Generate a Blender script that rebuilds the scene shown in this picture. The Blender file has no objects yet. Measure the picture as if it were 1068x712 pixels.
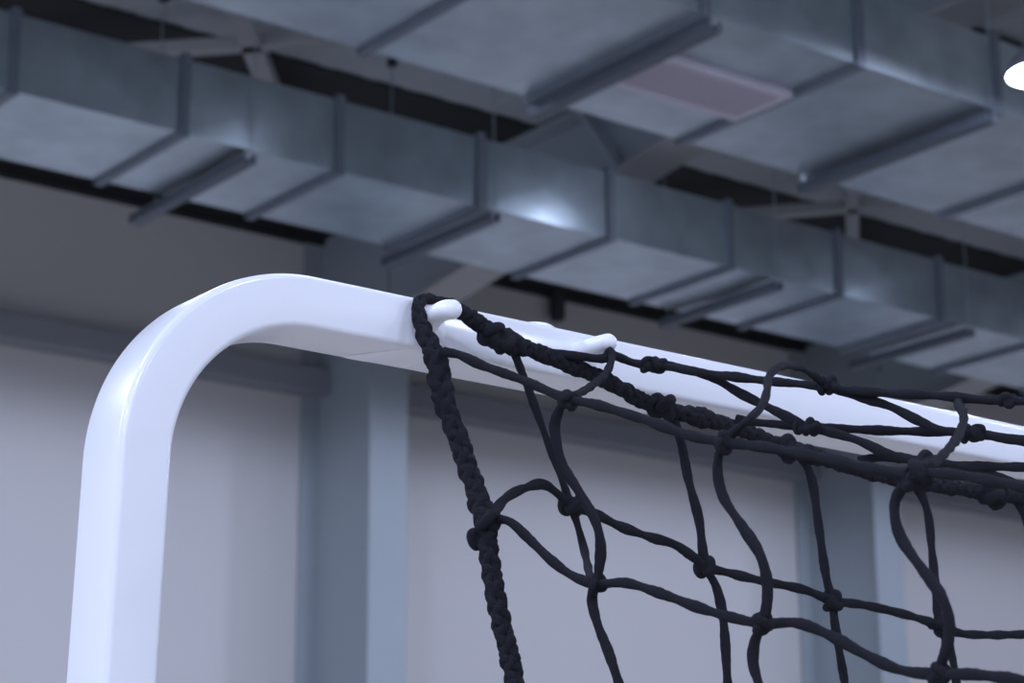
import bpy, bmesh, math, random
from mathutils import Vector, Matrix, noise

random.seed(4)
S = bpy.context.scene
C = S.collection
CAM_H = 1.5                       # camera height above the sports-hall floor

# ------------------------------------------------------------------ camera frame
# world axes: X runs along the far wall and the ducts, Y towards that wall, Z up
F_PX, CX, CY = 2351.74, 534.0, 356.0
RX = Vector((0.79226838, 0.1611563, 0.58850613))     # world X in camera (right, down, forward)
RY = Vector((-0.61014599, 0.2182794, 0.76162719))
RZ = Vector((-0.00571775, -0.96248779, 0.27126474))
ORG = Vector((0, 0, CAM_H))


def at(x, y, d):
    """A point of the place: sight line x, y at forward distance d metres."""
    c = Vector(((x - CX) / F_PX * d, (y - CY) / F_PX * d, d))
    return ORG + Vector((RX.dot(c), RY.dot(c), RZ.dot(c)))


def at_y(x, y, Y):
    r = at(x, y, 1.0) - ORG
    return ORG + r * (Y / r.y)


def W(x, y, z):
    """Heights measured from the camera level -> world."""
    return Vector((x, y, z + CAM_H))


# ------------------------------------------------------------------ materials
def lin(r, g, b):
    f = lambda c: (c / 255 / 12.92) if c / 255 <= .04045 else ((c / 255 + .055) / 1.055) ** 2.4
    return (f(r), f(g), f(b), 1)


def mat(name, col, rough=.5, metal=0.0, noise_scale=0, noise_amt=0, bump=0, bump_scale=50, sheen=0, coat=0, aniso=None, spec=None):
    m = bpy.data.materials.new(name)
    m.use_nodes = True
    nt = m.node_tree
    b = nt.nodes['Principled BSDF']
    b.inputs['Base Color'].default_value = col
    b.inputs['Roughness'].default_value = rough
    b.inputs['Metallic'].default_value = metal
    if spec is not None:
        b.inputs['Specular IOR Level'].default_value = spec
    if sheen:
        b.inputs['Sheen Weight'].default_value = sheen
        b.inputs['Sheen Roughness'].default_value = .5
        b.inputs['Sheen Tint'].default_value = (.62, .66, .85, 1)
    if coat:
        b.inputs['Coat Weight'].default_value = coat
        b.inputs['Coat Roughness'].default_value = .08
    tc = nt.nodes.new('ShaderNodeTexCoord')
    if noise_amt:
        n = nt.nodes.new('ShaderNodeTexNoise')
        n.inputs['Scale'].default_value = noise_scale
        n.inputs['Detail'].default_value = 4
        nt.links.new(tc.outputs['Object'], n.inputs['Vector'])
        mx = nt.nodes.new('ShaderNodeMix')
        mx.data_type = 'RGBA'
        mx.inputs['A'].default_value = tuple(c * (1 - noise_amt) for c in col[:3]) + (1,)
        mx.inputs['B'].default_value = tuple(min(1, c * (1 + noise_amt)) for c in col[:3]) + (1,)
        nt.links.new(n.outputs['Fac'], mx.inputs['Factor'])
        nt.links.new(mx.outputs['Result'], b.inputs['Base Color'])
    if bump:
        n2 = nt.nodes.new('ShaderNodeTexNoise')
        n2.inputs['Scale'].default_value = bump_scale
        n2.inputs['Detail'].default_value = 3
        nt.links.new(tc.outputs['Object'], n2.inputs['Vector'])
        bp = nt.nodes.new('ShaderNodeBump')
        bp.inputs['Strength'].default_value = bump
        bp.inputs['Distance'].default_value = .02
        nt.links.new(n2.outputs['Fac'], bp.inputs['Height'])
        nt.links.new(bp.outputs['Normal'], b.inputs['Normal'])
    return m


M_PAINT = mat('white_powder_coat', (.77, .785, .83, 1), .32, 0, 9, .01, .008, 200, coat=.35)
M_PLASTIC = mat('white_plastic', (.82, .83, .88, 1), .38)
M_CORD = mat('black_netting_cord', (.011, .0105, .018, 1), .85, 0, 900, .5, .9, 1400, sheen=.06, spec=.2)
M_GALV = mat('galvanised_steel', (.43, .495, .535, 1), .31, .85, 3.5, .34, .14, 3.0)
M_FLANGE = mat('dull_steel_flange', (.17, .195, .235, 1), .5, .5, 6, .15)
M_GRILLE = mat('pale_painted_grille', (.52, .49, .58, 1), .5)
M_HANGER = mat('zinc_channel', (.11, .13, .16, 1), .5, .5)
M_ROD = mat('threaded_rod_steel', (.12, .13, .14, 1), .5, .5)
M_WALL = mat('wall_panel_paint', (.55, .535, .535, 1), .6, 0, .35, .03)
M_FRAME = mat('grey_steel_paint', (.30, .34, .37, 1), .5, 0, 1.5, .06)
M_GIRT = mat('girt_paint', (.26, .275, .31, 1), .55, 0, 1.5, .06)
M_BRACE = mat('brace_paint', (.36, .36, .36, 1), .5)
M_CEIL = mat('ceiling_sheet', (.37, .40, .42, 1), .7, 0, .6, .06)
M_BLACK = mat('matt_black', (.012, .014, .014, 1), .8)
M_FLOOR = mat('sports_floor', (.42, .385, .34, 1), .4, 0, .8, .05)
M_SHADE = mat('lamp_housing', (.20, .20, .25, 1), .4, .4)
M_DARK = mat('dark_bracket', (.03, .03, .035, 1), .6)
M_LAMP = bpy.data.materials.new('lamp_lens')
M_LAMP.use_nodes = True
_b = M_LAMP.node_tree.nodes['Principled BSDF']
_b.inputs['Base Color'].default_value = (.9, .95, 1, 1)
_b.inputs['Emission Color'].default_value = (.88, .96, 1, 1)
_b.inputs['Emission Strength'].default_value = 30


# ------------------------------------------------------------------ object helpers
def obj(name, bm, m, parent=None, smooth=False, bevel=0):
    bmesh.ops.recalc_face_normals(bm, faces=bm.faces)
    me = bpy.data.meshes.new(name)
    bm.to_mesh(me)
    bm.free()
    me.materials.append(m)
    if smooth:
        for p in me.polygons:
            p.use_smooth = True
    o = bpy.data.objects.new(name, me)
    C.objects.link(o)
    if parent is not None:
        o.parent = parent
        o.matrix_parent_inverse = Matrix.Translation(-parent.location)
    if bevel:
        md = o.modifiers.new('bevel', 'BEVEL')
        md.width = bevel
        md.segments = 2
    return o


def tag(o, label, cat, group=None):
    o['label'] = label
    o['category'] = cat
    if group:
        o['group'] = group
    return o


def thing(name, label, cat, loc, group=None):
    o = bpy.data.objects.new(name, None)
    C.objects.link(o)
    o.location = loc
    o.empty_display_size = .05
    return tag(o, label, cat, group)


def struct(name, bm, m, bevel=0):
    o = obj(name, bm, m, bevel=bevel)
    o['kind'] = 'structure'
    return o


def box(bm, a, b):
    """Axis-aligned box between corners a and b."""
    x0, y0, z0 = a
    x1, y1, z1 = b
    v = [bm.verts.new(p) for p in ((x0, y0, z0), (x1, y0, z0), (x1, y1, z0), (x0, y1, z0),
                                   (x0, y0, z1), (x1, y0, z1), (x1, y1, z1), (x0, y1, z1))]
    for f in ((0, 3, 2, 1), (4, 5, 6, 7), (0, 1, 5, 4), (1, 2, 6, 5), (2, 3, 7, 6), (3, 0, 4, 7)):
        bm.faces.new([v[i] for i in f])
    return bm


def prism_x(bm, yz, x0, x1):
    """Polygon in the YZ plane extruded along X."""
    a = [bm.verts.new((x0, y, z)) for y, z in yz]
    b = [bm.verts.new((x1, y, z)) for y, z in yz]
    bm.faces.new(a)
    bm.faces.new(b[::-1])
    n = len(yz)
    for i in range(n):
        j = (i + 1) % n
        bm.faces.new((a[j], a[i], b[i], b[j]))
    return bm


def bar(bm, p, q, w, h):
    """Rectangular bar from p to q, w wide horizontally, h deep."""
    p, q = Vector(p), Vector(q)
    t = (q - p).normalized()
    s = t.cross(Vector((0, 0, 1)))
    s = s.normalized() if s.length > 1e-4 else Vector((1, 0, 0))
    u = s.cross(t).normalized()
    rings = []
    for c in (p, q):
        rings.append([bm.verts.new(c + s * (w / 2 * i) + u * (h / 2 * j)) for i, j in ((-1, -1), (1, -1), (1, 1), (-1, 1))])
    bm.faces.new(rings[0])
    bm.faces.new(rings[1][::-1])
    for i in range(4):
        j = (i + 1) % 4
        bm.faces.new((rings[0][j], rings[0][i], rings[1][i], rings[1][j]))
    return bm


def spline(pts, step):
    """Catmull-Rom through pts, resampled at about `step` metres."""
    pts = [Vector(p) for p in pts]
    P = [pts[0] * 2 - pts[1]] + pts + [pts[-1] * 2 - pts[-2]]
    out = []
    for i in range(1, len(P) - 2):
        p0, p1, p2, p3 = P[i - 1:i + 3]
        t1 = max((p1 - p0).length, 1e-6) ** .5
        t2 = max((p2 - p1).length, 1e-6) ** .5
        t3 = max((p3 - p2).length, 1e-6) ** .5
        m1 = (p1 - p0) / t1 - (p2 - p0) / (t1 + t2) + (p2 - p1) / t2
        m2 = (p2 - p1) / t2 - (p3 - p1) / (t2 + t3) + (p3 - p2) / t3
        m1 *= t2
        m2 *= t2
        n = max(2, int((p2 - p1).length / step))
        for k in range(n):
            t = k / n
            out.append(p1 * (2 * t ** 3 - 3 * t * t + 1) + m1 * (t ** 3 - 2 * t * t + t)
                       + p2 * (-2 * t ** 3 + 3 * t * t) + m2 * (t ** 3 - t * t))
    out.append(pts[-1])
    return out


def frames(pts):
    n = len(pts)
    T = [((pts[min(i + 1, n - 1)] - pts[max(i - 1, 0)]).normalized()) for i in range(n)]
    a = Vector((0, 0, 1)) if abs(T[0].z) < .9 else Vector((1, 0, 0))
    N = [(a - T[0] * a.dot(T[0])).normalized()]
    for i in range(1, n):
        v = N[-1] - T[i] * N[-1].dot(T[i])
        N.append(v.normalized())
    return T, N, [T[i].cross(N[i]) for i in range(n)]


def tube(bm, pts, rad, seg=8, lobes=0, lobe_amt=0, twist=0, closed=False, frm=None, cap=True):
    """Sweep along pts; rad(i, s) radius; lobes make a laid cord."""
    T, N, B = frm or frames(pts)
    rings = []
    s = 0
    for i, p in enumerate(pts):
        if i:
            s += (p - pts[i - 1]).length
        r = rad(i, s) if callable(rad) else rad
        ring = []
        for k in range(seg):
            th = 2 * math.pi * k / seg
            rr = r * (1 + lobe_amt * math.cos(lobes * (th + 0)))
            ang = th + twist * s
            ring.append(bm.verts.new(p + (N[i] * math.cos(ang) + B[i] * math.sin(ang)) * rr))
        rings.append(ring)
    m = len(rings)
    for i in range(m if closed else m - 1):
        a, b = rings[i], rings[(i + 1) % m]
        for k in range(seg):
            j = (k + 1) % seg
            bm.faces.new((a[k], a[j], b[j], b[k]))
    if not closed and cap:
        bm.faces.new(rings[0][::-1])
        bm.faces.new(rings[-1])
    return bm


def lathe(bm, prof, o, seg=40):
    rings = []
    for r, z in prof:
        rings.append([bm.verts.new((o[0] + r * math.cos(2 * math.pi * k / seg), o[1] + r * math.sin(2 * math.pi * k / seg), o[2] + z)) for k in range(seg)])
    for a, b in zip(rings, rings[1:]):
        for k in range(seg):
            j = (k + 1) % seg
            bm.faces.new((a[k], a[j], b[j], b[k]))
    return rings


# ================================================================== THE HALL
WALL_Y = 17.5
CEIL = 6.87
bm = bmesh.new(); box(bm, (-9, -22, -.2), (34, WALL_Y + .3, 0)); struct('floor', bm, M_FLOOR)
# profiled wall cladding: wide flat pans with shallow ribs
bm = bmesh.new()
box(bm, (-9, WALL_Y, 0), (34, WALL_Y + .2, CEIL + CAM_H + .15))
struct('wall_back', bm, M_WALL)
for nm, a, b in (('wall_right', (34, -22, 0), (34.2, WALL_Y, CEIL + CAM_H)), ('wall_front', (-9, -22.2, 0), (34, -22, CEIL + CAM_H))):
    bm = bmesh.new(); box(bm, a, b); struct(nm, bm, M_WALL)
# ceiling of trapezoidal sheet, ribs along Y
bm = bmesh.new()
zc = CEIL + CAM_H
prof = []
x = -9.0
while x < 34:
    prof += [(x, zc + .03), (x + .22, zc + .03), (x + .25, zc), (x + .37, zc)]
    x += .40
top = [bm.verts.new((px, -22, zc + (pz - zc) * .2)) for px, pz in prof]
bot = [bm.verts.new((px, 13.9, zc + (pz - zc) * .2)) for px, pz in prof]
for i in range(len(prof) - 1):
    bm.faces.new((top[i], top[i + 1], bot[i + 1], bot[i]))
r = bmesh.ops.extrude_face_region(bm, geom=bm.faces[:])
for v in r['geom']:
    if isinstance(v, bmesh.types.BMVert):
        v.co.z += .08
struct('ceiling', bm, M_CEIL)
# black strip of the roof next to the wall, and a second band further in
bm = bmesh.new(); box(bm, (-9, 13.88, zc - .02), (34, WALL_Y, zc + .12)); struct('trim_1', bm, M_BLACK)
bm = bmesh.new(); box(bm, (-9, WALL_Y - .1, zc - .09), (34, WALL_Y, zc - .02)); struct('trim_6', bm, M_BLACK)
bm = bmesh.new(); box(bm, (-9, 10.3, zc - .10), (34, 10.72, zc)); struct('trim_7', bm, M_BLACK)
# wall girts between the columns
for k, (xa, xb) in enumerate(((-6, 4.74), (4.76, 11.19), (11.23, 17.65), (17.69, 24.0))):
    bm = bmesh.new()
    # C-section lying on its side
    yz = [(WALL_Y, 5.27), (WALL_Y - .24, 5.27), (WALL_Y - .24, 5.51), (WALL_Y, 5.51)]
    prism_x(bm, [(y, z + CAM_H) for y, z in yz], xa, xb)
    struct('trim_%d' % (k + 2), bm, M_GIRT, bevel=.012)


# ------------------------------------------------------------------ portal frames
def portal(xc, lab_c, lab_r):
    w = .41
    x0, x1 = xc - w / 2, xc + w / 2
    YB, YF = WALL_Y - .02, 16.31
    t = .028
    c = thing('steel_column', lab_c, 'column', (xc, 16.9, 0), 'columns along the far wall')
    bm = bmesh.new(); box(bm, (x0, YF, 0), (x1, YF + t, 5.72 + CAM_H)); obj('front_flange', bm, M_FRAME, c, bevel=.004)
    bm = bmesh.new(); box(bm, (x0, YB - t, 0), (x1, YB, CEIL + CAM_H - .03)); obj('back_flange', bm, M_FRAME, c, bevel=.004)
    bm = bmesh.new(); box(bm, (xc - .012, YF + t, 0), (xc + .012, YB - t, CEIL + CAM_H - .03)); obj('web', bm, M_FRAME, c)
    rf = thing('roof_rafter', lab_r, 'beam', (xc, 16.3, 5.72 + CAM_H), 'rafters carried by the columns')
    # haunched I-section: web deepens towards the column
    low = [(16.30, 5.72), (12.3, 6.27), (11.2, 6.36), (-14, 6.36)]
    bm = bmesh.new()
    prism_x(bm, [(y, z + CAM_H) for y, z in low] + [(-14, CEIL - .03 + CAM_H), (16.30, CEIL - .03 + CAM_H)], xc - .011, xc + .011)
    obj('web', bm, M_FRAME, rf)
    bm = bmesh.new()
    prism_x(bm, [(y, z + CAM_H) for y, z in low] + [(y, z - .03 + CAM_H) for y, z in low[::-1]], x0, x1)
    obj('bottom_flange', bm, M_BRACE, rf)
    bm = bmesh.new(); box(bm, (x0, -14, CEIL - .05 + CAM_H), (x1, 16.3, CEIL - .02 + CAM_H)); obj('top_flange', bm, M_FRAME, rf)
    for ya, yb, z in ((13.32, 12.87, 6.20), (9.0, 9.0, 6.37)):
        bm = bmesh.new()
        prism_x(bm, [(yb, z + CAM_H), (yb + .05, z + CAM_H), (ya + .05, CEIL - .05 + CAM_H), (ya, CEIL - .05 + CAM_H)], x0 + .02, x1 - .02)
        obj('stiffener', bm, M_FRAME, rf)


portal(11.20, 'grey steel column against the far wall, behind the curved corner of the goal',
       'grey steel rafter rising from the column behind the goal corner, passing over both ducts')
portal(17.66, 'grey steel column against the far wall, at the right behind the black net',
       'grey steel rafter at the right, above the column behind the net')


# ------------------------------------------------------------------ roof bracing
def brace(p, q, label, w=.12):
    t = thing('roof_brace', label, 'brace', W(*p, 6.62), 'diagonal braces under the roof')
    bm = bmesh.new(); bar(bm, W(*p, 6.62), W(*q, 6.62), w, .10); obj('brace_tube', bm, M_BRACE, t, bevel=.01)
    for e in (p, q):
        bm = bmesh.new(); box(bm, W(e[0] - .12, e[1] - .12, 6.66), W(e[0] + .12, e[1] + .12, 6.86)); obj('end_cleat', bm, M_FRAME, t)


brace((6.6, 14.68), (10.6, 10.5), 'flat-lying diagonal roof brace at upper left, crossing behind the paler slanted brace')
brace((6.3, 11.45), (9.4, 15.1), 'pale slanted roof brace at upper left, ending above the duct near the wall', .16)
brace((13.0, 14.55), (15.9, 11.1), 'flat-lying diagonal roof brace at the right, crossing behind the short pale upright-looking brace')
brace((12.2, 11.42), (15.7, 14.8), 'pale roof brace at the right, seen as a short upright between the two ducts')

# ------------------------------------------------------------------ ducts
def duct_section(bm, x0, x1, y0, y1, z0, z1, sag=.012):
    """Sheet-metal box, every broad face cross-broken to a shallow pyramid."""
    v = {}
    for i, x in enumerate((x0, x1)):
        for j, y in enumerate((y0, y1)):
            for k, z in enumerate((z0, z1)):
                v[i, j, k] = bm.verts.new((x, y, z))
    xm, ym, zm = (x0 + x1) / 2, (y0 + y1) / 2, (z0 + z1) / 2

    def fan(keys, c):
        cv = bm.verts.new(c)
        for a, b in zip(keys, keys[1:] + keys[:1]):
            bm.faces.new((v[a], v[b], cv))
    s = sag * random.uniform(.4, 1.3)
    fan([(0, 0, 0), (1, 0, 0), (1, 1, 0), (0, 1, 0)], (xm, ym, z0 - s))
    fan([(0, 0, 1), (1, 0, 1), (1, 1, 1), (0, 1, 1)], (xm, ym, z1 + s))
    fan([(0, 0, 0), (1, 0, 0), (1, 0, 1), (0, 0, 1)], (xm, y0 - s * .6, zm))
    fan([(0, 1, 0), (1, 1, 0), (1, 1, 1), (0, 1, 1)], (xm, y1 + s * .6, zm))
    bm.faces.new([v[0, 0, 0], v[0, 0, 1], v[0, 1, 1], v[0, 1, 0]])
    bm.faces.new([v[1, 0, 0], v[1, 0, 1], v[1, 1, 1], v[1, 1, 0]])


def flange(bm, x, y0, y1, z0, z1, e=.032, w=.055):
    """Raised rectangular collar round the duct joint."""
    for a, b in (((x - w / 2, y0 - e, z0 - e), (x + w / 2, y1 + e, z0 + .004)),
                 ((x - w / 2, y0 - e, z1 - .004), (x + w / 2, y1 + e, z1 + e)),
                 ((x - w / 2, y0 - e, z0 + .004), (x + w / 2, y0 + .004, z1 - .004)),
                 ((x - w / 2, y1 - .004, z0 + .004), (x + w / 2, y1 + e, z1 - .004))):
        box(bm, a, b)
    # corner bolts
    for yy in (y0 - e + .02, y1 + e - .02):
        for zz in (z0 - e + .02, z1 + e - .02):
            box(bm, (x - w / 2 - .012, yy - .012, zz - .012), (x + w / 2 + .012, yy + .012, zz + .012))


def duct(label, joints, y0, y1, z0, z1):
    z0 += CAM_H; z1 += CAM_H
    t = thing('ventilation_duct', label, 'duct', ((joints[0] + joints[-1]) / 2, (y0 + y1) / 2, z0), 'ducts under the roof')
    for a, b in zip(joints, joints[1:]):
        bm = bmesh.new(); duct_section(bm, a, b, y0, y1, z0, z1); obj('duct_section', bm, M_GALV, t)
    for j in joints:
        bm = bmesh.new(); flange(bm, j, y0, y1, z0, z1); obj('joint_flange', bm, M_FLANGE, t)
    return t


J1 = [5.47 + 1.2 * k for k in range(-2, 13)]
D1 = duct('long galvanised duct running beside the far wall, the lower of the two', J1, 12.10, 13.23, 5.26, 5.775)
J2 = [8.10 + 1.25 * k for k in range(-4, 7)]
D2 = duct('galvanised duct nearer the camera at the top right, with a pale grille in its underside', J2, 8.68, 10.27, 5.26, 5.76)
# supply grille in the underside of the near duct
gx0, gx1, gy0, gy1, gz = 8.22, 9.32, 9.21, 9.73, 5.26 + CAM_H
bm = bmesh.new()
f = .05
for a, b in (((gx0, gy0), (gx1, gy0 + f)), ((gx0, gy1 - f), (gx1, gy1)), ((gx0, gy0 + f), (gx0 + f, gy1 - f)), ((gx1 - f, gy0 + f), (gx1, gy1 - f))):
    box(bm, (a[0], a[1], gz - .045), (b[0], b[1], gz + .01))
g = obj('air_grille', bm, M_GRILLE, D2)
g['label'] = 'pale lilac air grille'
bm = bmesh.new()
n = 16
for k in range(n):
    yy = gy0 + f + (gy1 - gy0 - 2 * f) * (k + .5) / n
    prism_x(bm, [(yy - .012, gz - .044), (yy + .010, gz - .038), (yy + .012, gz - .038), (yy - .010, gz - .045)], gx0 + f, gx1 - f)
bl = obj('louvre_blades', bm, M_GRILLE, D2)
bl.parent = g
bl.matrix_parent_inverse = Matrix.Identity(4)
bm = bmesh.new(); box(bm, (gx0 + .02, gy0 + .02, gz - .040), (gx1 - .02, gy1 - .02, gz - .028))
bk = obj('backing_panel', bm, M_GRILLE, D2); bk.parent = g; bk.matrix_parent_inverse = Matrix.Identity(4)


def hanger(x, y0, y1, z, label, ext0=.05, ext1=.12):
    z += CAM_H
    t = thing('duct_hanger', label, 'hanger', (x, (y0 + y1) / 2, z), 'trapeze hangers under the ducts')
    bm = bmesh.new()
    # channel section with open top
    a, b = y0 - ext0, y1 + ext1
    for xa, xb, za, zb in ((-.045, .045, -.012, 0), (-.045, -.035, 0, .055), (.035, .045, 0, .055)):
        box(bm, (x + xa, a, z - .09 + za), (x + xb, b, z - .09 + zb))
    obj('channel', bm, M_HANGER, t)
    for yy in (y0 - .035, y1 + .06):
        bm = bmesh.new(); tube(bm, [Vector((x, yy, z - .105)), Vector((x, yy, CEIL + CAM_H - .02))], .0055, 8); obj('rod', bm, M_GALV, t)
        bm = bmesh.new(); box(bm, (x - .03, yy - .03, CEIL + CAM_H - .10), (x + .03, yy + .03, CEIL + CAM_H - .02)); obj('clamp', bm, M_DARK, t)


hanger(7.17, 12.10, 13.30, 5.26, 'hanger bar under the wall-side duct at left, its end sticking out past the duct', .02, .36)
hanger(9.17, 12.10, 13.30, 5.26, 'hanger bar under the wall-side duct, straight above the goal corner bend')
hanger(11.95, 12.10, 13.30, 5.26, 'hanger bar under the wall-side duct, above the second white hook of the goal')
hanger(14.18, 12.10, 13.30, 5.26, 'rightmost hanger bar under the wall-side duct')
hanger(8.17, 8.68, 10.27, 5.26, 'hanger bar under the near duct, beside the pale grille', .02, .08)
hanger(10.52, 8.68, 10.27, 5.26, 'hanger bar under the near duct at right, by the lit lamp', .02, .08)


# ------------------------------------------------------------------ lamp, wall bracket
def lamp(x, y, z, label):
    z += CAM_H
    t = thing('pendant_lamp', label, 'lamp', (x, y, z))
    bm = bmesh.new()
    lathe(bm, [(.205, .012), (.235, 0), (.24, .01), (.20, .09), (.13, .17), (.10, .20), (.10, .34), (.07, .38), (.0005, .385)], (x, y, z))
    obj('lamp_shade', bm, M_SHADE, t, True)
    bm = bmesh.new()
    lathe(bm, [(.225, .012), (.18, -.002), (.10, -.010), (.0005, -.013)], (x, y, z))
    obj('lens', bm, M_LAMP, t, True)
    bm = bmesh.new(); tube(bm, [Vector((x, y, z + .38)), Vector((x, y, CEIL + CAM_H - .02))], .012, 8); obj('suspension_rod', bm, M_ROD, t)


LP = (at_y(1089, 79, 7.9) - ORG)
lamp(LP.x, LP.y, LP.z, 'round lit pendant lamp at the right edge, below the near duct')

p0 = at_y(583, 296, WALL_Y - .15) - ORG
bm = bmesh.new()
lathe(bm, [(.0005, -.40), (.065, -.385), (.08, -.34), (.08, 0), (.07, .16), (.0005, .17)], (p0.x, WALL_Y - .12, p0.z + CAM_H), 20)
box(bm, (p0.x - .03, WALL_Y - .12, p0.z + CAM_H - .02), (p0.x + .03, WALL_Y, p0.z + CAM_H + .08))
tag(obj('wall_bracket', bm, M_DARK, None, True), 'small dark bracket hanging on the wall under the black roof edge, above the bar', 'bracket')

# ================================================================== THE GOAL
YF = 1.376
DEP = .060
Z_TOP, Z_BOT = .5108, .4690
frame = thing('sports_goal', 'white rounded-corner goal frame, post and crossbar of one bent square tube', 'goal', (.70, YF + DEP / 2, 0))
# centre line in the goal's plane: post leaning very slightly outward, bend, crossbar
hw = (Z_TOP - Z_BOT) / 2
zc_bar = (Z_TOP + Z_BOT) / 2
lean = .028
xp = lambda z: .7395 + lean * (z - .36)
R = .138
# arc tangent to the leaning post and the level crossbar
al = math.atan(lean)
cz = zc_bar - R
cxr = None
# centre of the bend: R to the right of the leaning post line
zt = cz + R * math.sin(al)
cxr = xp(zt) + R * math.cos(al)
path = []
z = -CAM_H + .02
for k in range(14):
    path.append((xp(z + (zt - z) * k / 14), z + (zt - z) * k / 14))
NB = 40
for k in range(NB + 1):
    a = (math.pi - al) + (math.pi / 2 - (math.pi - al)) * k / NB
    path.append((cxr + R * math.cos(a), cz + R * math.sin(a)))
for k in range(1, 13):
    path.append((cxr + (3.72 - cxr - R) * k / 12, zc_bar))
# far corner and post (outside the picture)
for k in range(1, NB + 1):
    a = math.pi / 2 - math.pi / 2 * k / NB
    path.append((3.72 - R + R * math.cos(a), cz + R * math.sin(a)))
for k in range(1, 8):
    path.append((3.72, cz + (-CAM_H + .02 - cz) * k / 7))


def round_rect(a, b, r, seg=5):
    out = []
    for cx_, cy_, s in ((a - r, b - r, 0), (-a + r, b - r, 1), (-a + r, -b + r, 2), (a - r, -b + r, 3)):
        for k in range(seg + 1):
            th = math.pi / 2 * (s + k / seg)
            out.append((cx_ + r * math.cos(th), cy_ + r * math.sin(th)))
    return out


pr = round_rect(hw, DEP / 2, .0052)
bm = bmesh.new()
rings = []
for i, (x, z) in enumerate(path):
    x0, z0 = path[max(i - 1, 0)]
    x1, z1 = path[min(i + 1, len(path) - 1)]
    t = Vector((x1 - x0, z1 - z0)).normalized()
    nrm = Vector((-t.y, t.x))                    # towards the outside of the bend
    rings.append([bm.verts.new((x + nrm.x * a, YF + DEP / 2 + b, z + nrm.y * a + CAM_H)) for a, b in pr])
for a, b in zip(rings, rings[1:]):
    for k in range(len(pr)):
        j = (k + 1) % len(pr)
        bm.faces.new((a[k], a[j], b[j], b[k]))
bm.faces.new(rings[0]); bm.faces.new(rings[-1])
o = obj('bent_tube', bm, M_PAINT, frame, True)
for x, nm in ((.7295, 0), (3.72, 1)):
    bm = bmesh.new(); box(bm, (x - .05, YF - .03, 0), (x + .05, YF + DEP + .03, .02)); obj('base_plate', bm, M_PAINT, frame, bevel=.004)


def hook(pts, r0, parent, x, z):
    """Cast peg that leaves the front of the bar, flares at its root and ends in a rounded, upturned nose."""
    P = spline([W(*p) for p in pts], .0012)
    n = len(P)
    L = n - 1

    def rad(i, s):
        u = i / L
        root = .6 * math.exp(-u * 9)
        nose = 1.0
        if u > .86:
            q = (u - .86) / .14
            nose = math.sqrt(max(1e-3, 1 - q * q))
        return r0 * (1 + root + .12 * math.sin(u * 2.6)) * nose
    bm = bmesh.new()
    tube(bm, P, rad, 16)
    return obj('net_hook', bm, M_PLASTIC, parent, True)


def on_bar(x, y):
    p = at_y(x, y, YF) - ORG
    return p


h1 = on_bar(440, 326)
HK1 = hook([(h1.x + .004, YF + .006, h1.z - .012), (h1.x + .003, YF - .006, h1.z - .009), (h1.x + .002, YF - .016, h1.z - .0055), (h1.x + .002, YF - .030, h1.z - .0045), (h1.x + .003, YF - .044, h1.z - .0075)], .0071, frame, 0, 0)
h2 = on_bar(601, 366)
HK2 = hook([(h2.x, YF + .006, h2.z - .002), (h2.x + .001, YF - .010, h2.z - .001), (h2.x + .002, YF - .022, h2.z - .0005), (h2.x + .003, YF - .034, h2.z - .0005), (h2.x + .003, YF - .044, h2.z - .001)], .0068, frame, 0, 0)


# moulded saddle straps of the hooks: thin bands hugging the tube
def saddle(x0, x1, skew, name='hook_saddle'):
    t = .0009
    sect = round_rect(hw + t, DEP / 2 + t, .009)
    bm = bmesh.new()
    nx = 8
    rr = []
    for i in range(nx + 1):
        u = i / nx
        edge = t * (1 - max(0, 1 - 4 * min(u, 1 - u)) ** 2)
        sc = round_rect(hw + .0002 + edge, DEP / 2 + .0002 + edge, .009)
        ring = []
        for a, b in sc:
            sk = skew * (b + DEP / 2) / DEP * max(0, -a / hw) if i < nx else 0
            ring.append(bm.verts.new((x0 + (x1 - x0) * u - sk, YF + DEP / 2 + b, zc_bar + a + CAM_H)))
        rr.append(ring)
    for a, b in zip(rr, rr[1:]):
        for k in range(len(a)):
            j = (k + 1) % len(a)
            bm.faces.new((a[k], a[j], b[j], b[k]))
    return obj(name, bm, M_PLASTIC, frame, True)


saddle(h1.x - .008, h1.x + .022, .034)
# small rounded cap on top of the tube between the hooks
c = at_y(563, 338, YF + .02) - ORG
bm = bmesh.new()
lathe(bm, [(.021, -.004), (.020, .002), (.015, .0058), (.008, .0078), (.0003, .0084)], (c.x, YF + .028, Z_TOP + CAM_H), 24)
obj('top_cap', bm, M_PLASTIC, frame, True)

# ================================================================== THE NET
net = thing('goal_net', 'black knotted goal net with thick rope edges, hung on the white hooks of the crossbar', 'net', at(505, 540, 1.66))


def depth_poly(pts):
    """pts: (x, y) or (x, y, d); missing d is interpolated along the line."""
    n = len(pts)
    s = [0]
    for a, b in zip(pts, pts[1:]):
        s.append(s[-1] + math.hypot(b[0] - a[0], b[1] - a[1]))
    kn = [i for i in range(n) if len(pts[i]) == 3]
    out = []
    for i in range(n):
        lo = max([k for k in kn if k <= i], default=kn[0])
        hi = min([k for k in kn if k >= i], default=kn[-1])
        if lo == hi:
            d = pts[lo][2]
        else:
            d = pts[lo][2] + (pts[hi][2] - pts[lo][2]) * (s[i] - s[lo]) / (s[hi] - s[lo])
        out.append(at(pts[i][0], pts[i][1], d))
    return out


ENDS = []


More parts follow.
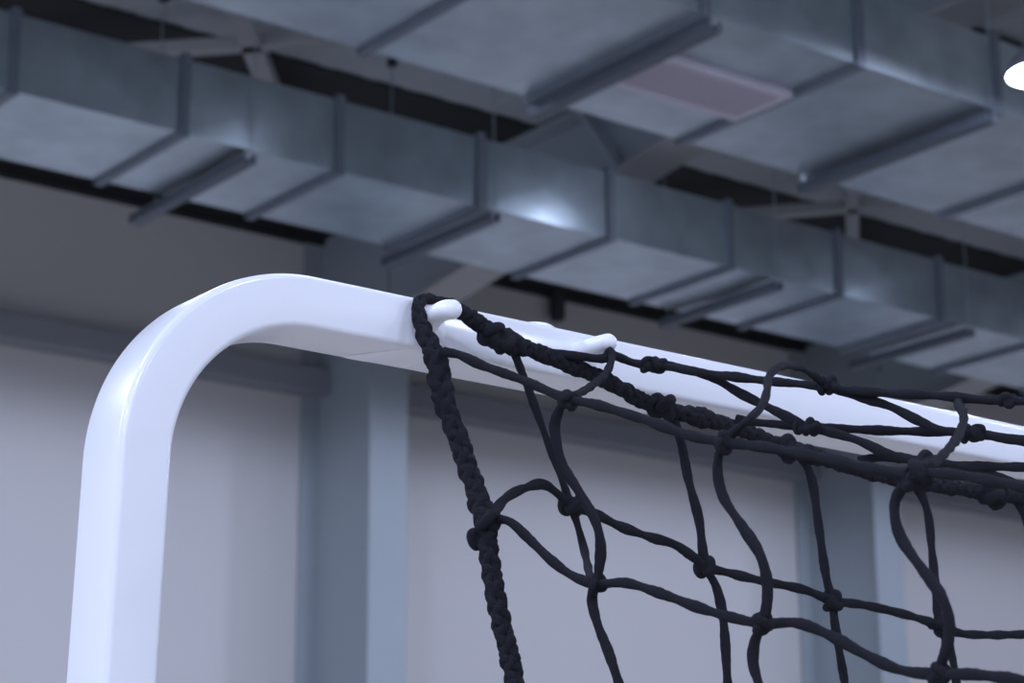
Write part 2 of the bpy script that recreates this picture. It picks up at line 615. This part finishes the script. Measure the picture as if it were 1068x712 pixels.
def carry_on(Q, last):
    """Let a strand that leaves the picture run on: along the crossbar, or down towards the floor."""
    if last[0] >= 1078:
        e = Q[-1]
        ENDS.append(e)
        return Q + [e + Vector((.11 * k, .006 * math.sin(k * 1.7), -.002 * k + .006 * math.sin(k * 2.3 + e.z * 40))) for k in range(1, 13)]
    if last[1] >= 730:
        e = Q[-1]
        return Q + [e + Vector((.010 * math.sin(k * 1.3 + e.x * 9), .008 * math.sin(k * 2.1), -.10 * k)) for k in range(1, 10)]
    return Q


def cord(pts, r=.0036, name='strand'):
    P = spline(carry_on(depth_poly(pts), pts[-1]), .0022)
    ph = random.uniform(0, 50)
    bm = bmesh.new()

    def rad(i, s):
        return r * (1 + .16 * noise.noise(Vector((s * 55 + ph, ph, 0))) + .05 * noise.noise(Vector((s * 300, ph, 3))))
    tube(bm, P, rad, 10, lobes=2, lobe_amt=.12, twist=95 + random.uniform(-25, 25))
    return obj(name, bm, M_CORD, net, True)


def rope(pts, r, name, pitch=.040):
    """Three-strand laid rope with soft swellings. r(s/L) gives the radius."""
    P = spline(carry_on(depth_poly(pts), pts[-1]), .0016)
    T, N, B = frames(P)
    s = [0]
    for a, b in zip(P, P[1:]):
        s.append(s[-1] + (b - a).length)
    raw = depth_poly(pts)
    L0 = sum((b - a).length for a, b in zip(raw, raw[1:]))
    bm = bmesh.new()
    # three strands laid one way and three the other: a solid plait with a bumpy outline
    for k in range(6):
        Q = []
        R_ = []
        sg = 1 if k < 3 else -1
        for i, p in enumerate(P):
            rr = r(min(1, s[i] / L0)) * (1 + .16 * noise.noise(Vector((s[i] * 70, k * 7, 1))))
            a = sg * 2 * math.pi * (s[i] / pitch) + 2 * math.pi * (k % 3) / 3 + .5 * sg + .7 * noise.noise(Vector((s[i] * 40, k, 5)))
            wv = .44 + .10 * math.sin(3 * a * sg + k)
            Q.append(p + (N[i] * math.cos(a) + B[i] * math.sin(a)) * rr * wv)
            R_.append(rr * .46)
        ph = random.uniform(0, 9)
        tube(bm, Q, lambda i, q: R_[i] * (1 + .14 * noise.noise(Vector((q * 260, ph, k)))), 10, lobes=3, lobe_amt=.07, twist=-260)
    return obj(name, bm, M_CORD, net, True)


def knot(x, y, d, size=.0062, seed=0, name='knot'):
    """A small trefoil-shaped wrap of cord pulled tight over a core."""
    rnd = random.Random(int(x * 13 + y * 7 + seed))
    c = at(x, y, d)
    rot = Matrix.Rotation(rnd.uniform(0, 6.28), 3, Vector((rnd.uniform(-1, 1), rnd.uniform(-1, 1), rnd.uniform(-1, 1))).normalized())
    P = []
    n = 60
    for i in range(n):
        t = 2 * math.pi * i / n
        v = Vector(((math.sin(t) + 2 * math.sin(2 * t)) / 2.6, (math.cos(t) - 2 * math.cos(2 * t)) / 2.6, -math.sin(3 * t) * .75))
        P.append(c + rot @ v * size * .78)
    bm = bmesh.new()
    # closed sweep; fixed-reference frames keep the seam shut
    T = [(P[(i + 1) % n] - P[i - 1]).normalized() for i in range(n)]
    N = [((P[i] - c) - T[i] * (P[i] - c).dot(T[i])).normalized() for i in range(n)]
    B = [T[i].cross(N[i]) for i in range(n)]
    tube(bm, P, lambda i, s: size * .50 * (1 + .12 * noise.noise(P[i] * 300)), 9, closed=True, frm=(T, N, B))
    core = bmesh.ops.create_icosphere(bm, subdivisions=2, radius=size * .95, matrix=Matrix.Translation(c))
    return obj(name, bm, M_CORD, net, True)


# depth laws of the three sheets of netting (metres forward of the camera)
def dN(x): return 1.705 - (x - 465) / 600 * .40 if x > 465 else 1.705     # sheet drawn towards the camera
def dT(x): return 1.825 - (x - 640) / 430 * .17                            # roof sheet running back from the hooks


def dB(x, y, Y=1.352):
    r = at(x, y, 1.0) - ORG
    return Y / r.y                                                         # sheet hanging under the crossbar


def N_(pts): return [(x, y, dN(x)) for x, y in pts]
def T_(pts): return [(x, y, dT(x)) for x, y in pts]
def B_(pts): return [(x, y, dB(x, y)) for x, y in pts]


# thick edge ropes
def r_side(u):
    base = .0056 + .0036 * min(1, max(0, (u - .12) / .1))
    return base * .97 - .0014 * max(0, (u - .3)) + .0012 * math.exp(-((u - .30) / .05) ** 2) + .0012 * math.exp(-((u - .57) / .03) ** 2)


rope([(472, 324, 1.772), (461, 316, 1.775), (450, 312.5, 1.768), (441, 312.5, 1.757), (435.5, 318, 1.747), (437, 329), (441, 342), (446, 355), (453, 370, 1.715), (459, 396), (464, 422), (477, 455), (484, 477), (494, 505),
      (505, 542, 1.665), (510, 579), (518, 627), (527, 667), (536, 708, 1.63), (541, 732), (548, 765, 1.61)], r_side, 'side_rope')
HR = [(462, 318), (476, 323), (498, 336), (520, 353), (543, 361), (577, 374), (619, 391), (647, 405), (670, 418), (692, 426), (740, 438), (772, 448), (812, 464), (864, 480), (920, 496), (961, 504), (1001, 510), (1041, 516), (1068, 519), (1110, 527)]


def r_head(u):
    v = .0074
    for c0, w0, a0 in ((.085, .022, .0034), (.365, .018, .0022), (.54, .02, .0016), (.93, .02, .0026)):
        v += a0 * math.exp(-((u - c0) / w0) ** 2)
    return v


rope([(x, y, dB(x, y, 1.350)) for x, y in HR], r_head, 'head_rope', .034)

# near sheet
cord(N_([(463, 367), (478, 369.5), (501, 380), (546, 396.5), (577, 410), (593, 416), (619, 421), (640, 427), (680, 440), (720, 454), (756, 461), (800, 466.5), (864, 478), (912, 489), (955, 494), (975, 493), (1008, 496.5), (1038, 502), (1068, 507), (1100, 513)]))
cord([(630, 375, 1.815), (637, 365, 1.81), (638.5, 372, 1.805), (634, 386, 1.78), (619, 401, 1.72), (603, 411, 1.66), (593, 417, dN(593))], .0031)
cord(N_([(591, 417), (584, 426), (578.5, 444), (581.5, 465), (587, 485), (604, 513), (622, 546), (626.5, 571), (623.5, 600), (621, 609), (617.5, 624), (623, 650), (634, 678), (645, 711), (654, 740)]))
cord([(508, 541, 1.662), (519, 541, 1.66), (532, 544, 1.655), (549, 559, 1.65), (575, 584), (597, 600), (621, 608.5, dN(621)), (652, 607.5, dN(652)), (693, 620, dN(693)), (725, 632, dN(725)), (761, 643, dN(761)), (795, 650, dN(795)),
      (832, 649.5, dN(832)), (867, 663, dN(867)), (902, 682, dN(902)), (938, 698, dN(938)), (980, 703, dN(980)), (1016, 703, dN(1016)), (1068, 710, dN(1068)), (1100, 716, dN(1100))])
cord([(756, 460, dN(756)), (765, 451, dN(765)), (780, 438, dN(780)), (794, 424, 1.52), (800, 408, 1.55), (801, 396, 1.58), (808, 385.5, 1.62), (824, 381.5, 1.68), (844, 388, 1.72), (862, 402, dT(862))], .0029)
cord(N_([(758, 460), (751, 470), (748.5, 492), (754, 517), (775, 550), (793, 579), (800, 606), (799.5, 632), (795, 650), (787, 670), (785.5, 691), (791, 712), (800, 745)]))
cord([(1006, 414, dT(1006) + .01), (1000.5, 418, dT(1000)), (1005, 432, 1.60), (1005, 440, 1.58), (998, 457, 1.52), (982, 476, 1.44), (967, 488, 1.40), (960, 496, dN(960))], .0032)
cord(N_([(960, 496), (950, 500), (940, 510), (933.5, 523), (933.5, 540), (939, 559), (952, 580), (970, 604), (983, 624), (990, 647), (989, 667), (984, 685), (979, 702), (975, 716), (977, 745)]))

# roof sheet
cord([(548, 361, 1.79), (577, 367.5, 1.795), (605, 371.5, 1.80), (628, 374, 1.81), (640, 371, 1.815), (660, 378, dT(660)), (682, 381, dT(682)), (700, 383, dT(700)), (736, 389, dT(736)), (760, 392, dT(760)), (800, 397, dT(800)), (856, 402.5, dT(856)),
      (880, 406, dT(880)), (929, 410, dT(929)), (985, 413, dT(985)), (1021, 416.5, dT(1021)), (1051, 417.5, dT(1051)), (1100, 421, dT(1100))], .0035)
cord([(x, y, dT(x) + .01) for x, y in [(686, 379), (712, 384), (740, 392), (772, 410), (800, 424), (828, 438), (843, 445), (864, 450), (897, 460), (921, 471), (945, 478), (968, 481), (1001, 485.5), (1068, 487), (1100, 489)]])
cord([(x, y, dT(x) + .04) for x, y in [(768, 437), (785, 440), (808, 442), (842, 445.5), (880, 447), (941, 449.5), (985, 450), (1013, 452), (1041, 455), (1068, 459.5), (1100, 466)]])
cord([(x, y, dT(x) + .005) for x, y in [(862, 402), (878, 408), (897, 414), (929, 424), (957, 438), (981, 448), (1013, 452), (1041, 456), (1068, 460.5), (1100, 468)]], .0034)
cord([(x, y, 1.74) for x, y in [(895, 481), (912, 477.5), (935, 477), (966, 481), (1000, 486), (1018, 489), (1038, 496), (1056, 503), (1080, 512)]], .0036)

# sheet hanging below the crossbar
cord([(510, 540, 1.672), (514, 536, 1.68), (527, 520, 1.71), (546, 509.5, 1.74), (568, 505.5, 1.765)] + B_([(582, 515), (596, 528), (619, 535), (645, 548), (678, 560), (704, 568), (722, 580), (737, 591), (761, 597.5), (796, 606), (839, 615), (868, 626), (902, 631), (945, 641), (980, 652), (1000, 660), (1026, 662), (1068, 661.5), (1100, 661)]), .0039)
cord(B_([(533, 358), (540, 377), (549, 400), (560, 430), (574, 468), (582, 488), (594, 523), (601, 543), (608, 568)]) + [(615, 598, 1.70), (620, 608, dN(620))], .0032)
cord(B_([(697, 428), (704, 442), (710, 460), (718, 500), (729, 542), (736, 590), (747, 612), (754, 643), (759, 712), (763, 745)]), .0039)
cord(B_([(828, 470), (838, 480), (846, 498), (854.5, 553), (862, 603), (868, 627), (871, 652), (881, 712), (886, 745)]), .0039)
cord(B_([(952, 503), (960, 514), (967.5, 535), (972, 574), (976, 614), (980, 650), (989, 672), (994.5, 692), (997.5, 712), (1001, 745)]), .0039)
cord(B_([(1052, 516), (1062, 526), (1070, 541), (1080, 570)]), .0038)

# the netting beyond the frame, on to the next hooks
for row, dy in ((0, -.13), (1, -.26)):
    for Yn, x0 in ((1.352, 1.05), (1.16, .95)):
        bm = bmesh.new()
        Q = spline([Vector((x0 + .11 * k, Yn + .008 * math.sin(k * 1.9 + row), CAM_H + .17 + dy + .008 * math.sin(k * 2.6 + Yn * 30))) for k in range(17)], .004)
        tube(bm, Q, .0037, 8, lobes=2, lobe_amt=.12, twist=95)
        obj('strand', bm, M_CORD, net, True)
for k in range(9):
    for Yn, ztop in ((1.352, .44), (1.17, .40)):
        bm = bmesh.new()
        xx = 1.80 + .125 * k
        Q = spline([Vector((xx + .01 * math.sin(j * 1.4 + k), Yn + .006 * math.sin(j * 2 + k), CAM_H + ztop - .115 * j)) for j in range(9)], .004)
        tube(bm, Q, .0037, 8, lobes=2, lobe_amt=.12, twist=95)
        obj('strand', bm, M_CORD, net, True)
for xh in (1.95, 2.75):
    hook([(xh, YF + .006, .486), (xh, YF - .010, .487), (xh + .001, YF - .024, .4875), (xh + .001, YF - .044, .4865)], .0068, frame, 0, 0)

# knots
for x, y in ((593, 417), (756, 461), (621, 609), (795, 650), (980, 703)):
    knot(x, y, dN(x), .0064)
knot(960, 492, dN(960), .0075); knot(968, 482, 1.46, .0062); knot(953, 500, dN(953), .0068)
for x, y in ((676, 381), (687, 380), (857, 402), (867, 402), (837, 445.5), (847, 445), (1007, 452), (1019, 452), (1051, 417.5)):
    knot(x, y, dT(x), .0056)
for x, y in ((596, 527), (736, 591), (868, 627), (980, 652)):
    knot(x, y, dB(x, y), .0078)
for x, y, s in ((513, 349, .0088), (522, 355, .0085), (691, 424, .0095), (823, 468, .0095), (1036, 515, .0115)):
    knot(x, y, dB(x, y, 1.345), s)
knot(508, 541, 1.66, .0085); knot(500, 560, 1.665, .0075)

# ================================================================== LIGHT
def spot(x, y, z, power, size=179.8, blend=.05, col=(.66, .74, 1.0), r=.4):
    l = bpy.data.lights.new('hall_lamp_light', 'SPOT')
    l.energy = power
    l.spot_size = math.radians(size)
    l.spot_blend = blend
    l.shadow_soft_size = r
    l.color = col
    o = bpy.data.objects.new('hall_lamp_light', l)
    C.objects.link(o)
    o.location = (x, y, z + CAM_H)
    return o


LZ = 5.3
PW = {-10: 400, -4: 400, 2: 190, 7.9: 430}
for x in (-7, -3, 3.4, 9.8, 16.2, 22.6):
    for y in PW:
        if (x, y) != (9.8, 7.9):
            spot(x, y, 5.2 if y == 7.9 else LZ, PW[y] * (1.5 if x < 0 else 1) * (1.5 if (x, y) == (16.2, 7.9) else 1))
spot(LP.x, LP.y, LP.z - .06, 430)


def glow(x, y, z, power, r=.2):
    # unseen point light: upward share of the hall lamps, added glow between the ducts
    l = bpy.data.lights.new('unseen_glow_light', 'POINT')
    l.energy = power
    l.shadow_soft_size = r
    l.color = (.66, .74, 1.0)
    o = bpy.data.objects.new('unseen_glow_light', l)
    C.objects.link(o)
    o.location = (x, y, z + CAM_H)


for x in (-7, -3, 3.4, 9.8, 16.2, 22.6):
    for y in (-4, 2):
        glow(x, y, LZ - .1, 26)
for x, p in ((4.6, 3), (7.7, 3), (10.5, 12), (13.9, 3), (17, 3)):  # added lights without lamp bodies, for the highlights on the wall-side duct
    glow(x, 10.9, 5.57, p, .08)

w = bpy.data.worlds.new('ambient_fill')  # added bluish fill, entering where the left wall is left out
S.world = w
w.use_nodes = True
w.node_tree.nodes['Background'].inputs['Color'].default_value = (.62, .70, .95, 1)
w.node_tree.nodes['Background'].inputs['Strength'].default_value = 1.05

# ================================================================== CAMERA
cam = bpy.data.cameras.new('camera')
co = bpy.data.objects.new('camera', cam)
C.objects.link(co)
right = Vector((RX.x, RY.x, RZ.x)); down = Vector((RX.y, RY.y, RZ.y)); fwd = Vector((RX.z, RY.z, RZ.z))
co.matrix_world = Matrix(((right.x, -down.x, -fwd.x, ORG.x), (right.y, -down.y, -fwd.y, ORG.y), (right.z, -down.z, -fwd.z, ORG.z), (0, 0, 0, 1)))
cam.sensor_width = 36
cam.lens = F_PX / 1068 * 36
cam.clip_start = .05
cam.clip_end = 200
cam.dof.use_dof = True
cam.dof.focus_distance = 1.72
cam.dof.aperture_fstop = 13
S.camera = co

S.view_settings.view_transform = 'Standard'
S.view_settings.look = 'None'
S.view_settings.exposure = .06
S.view_settings.gamma = 1
S.view_settings.use_curve_mapping = False
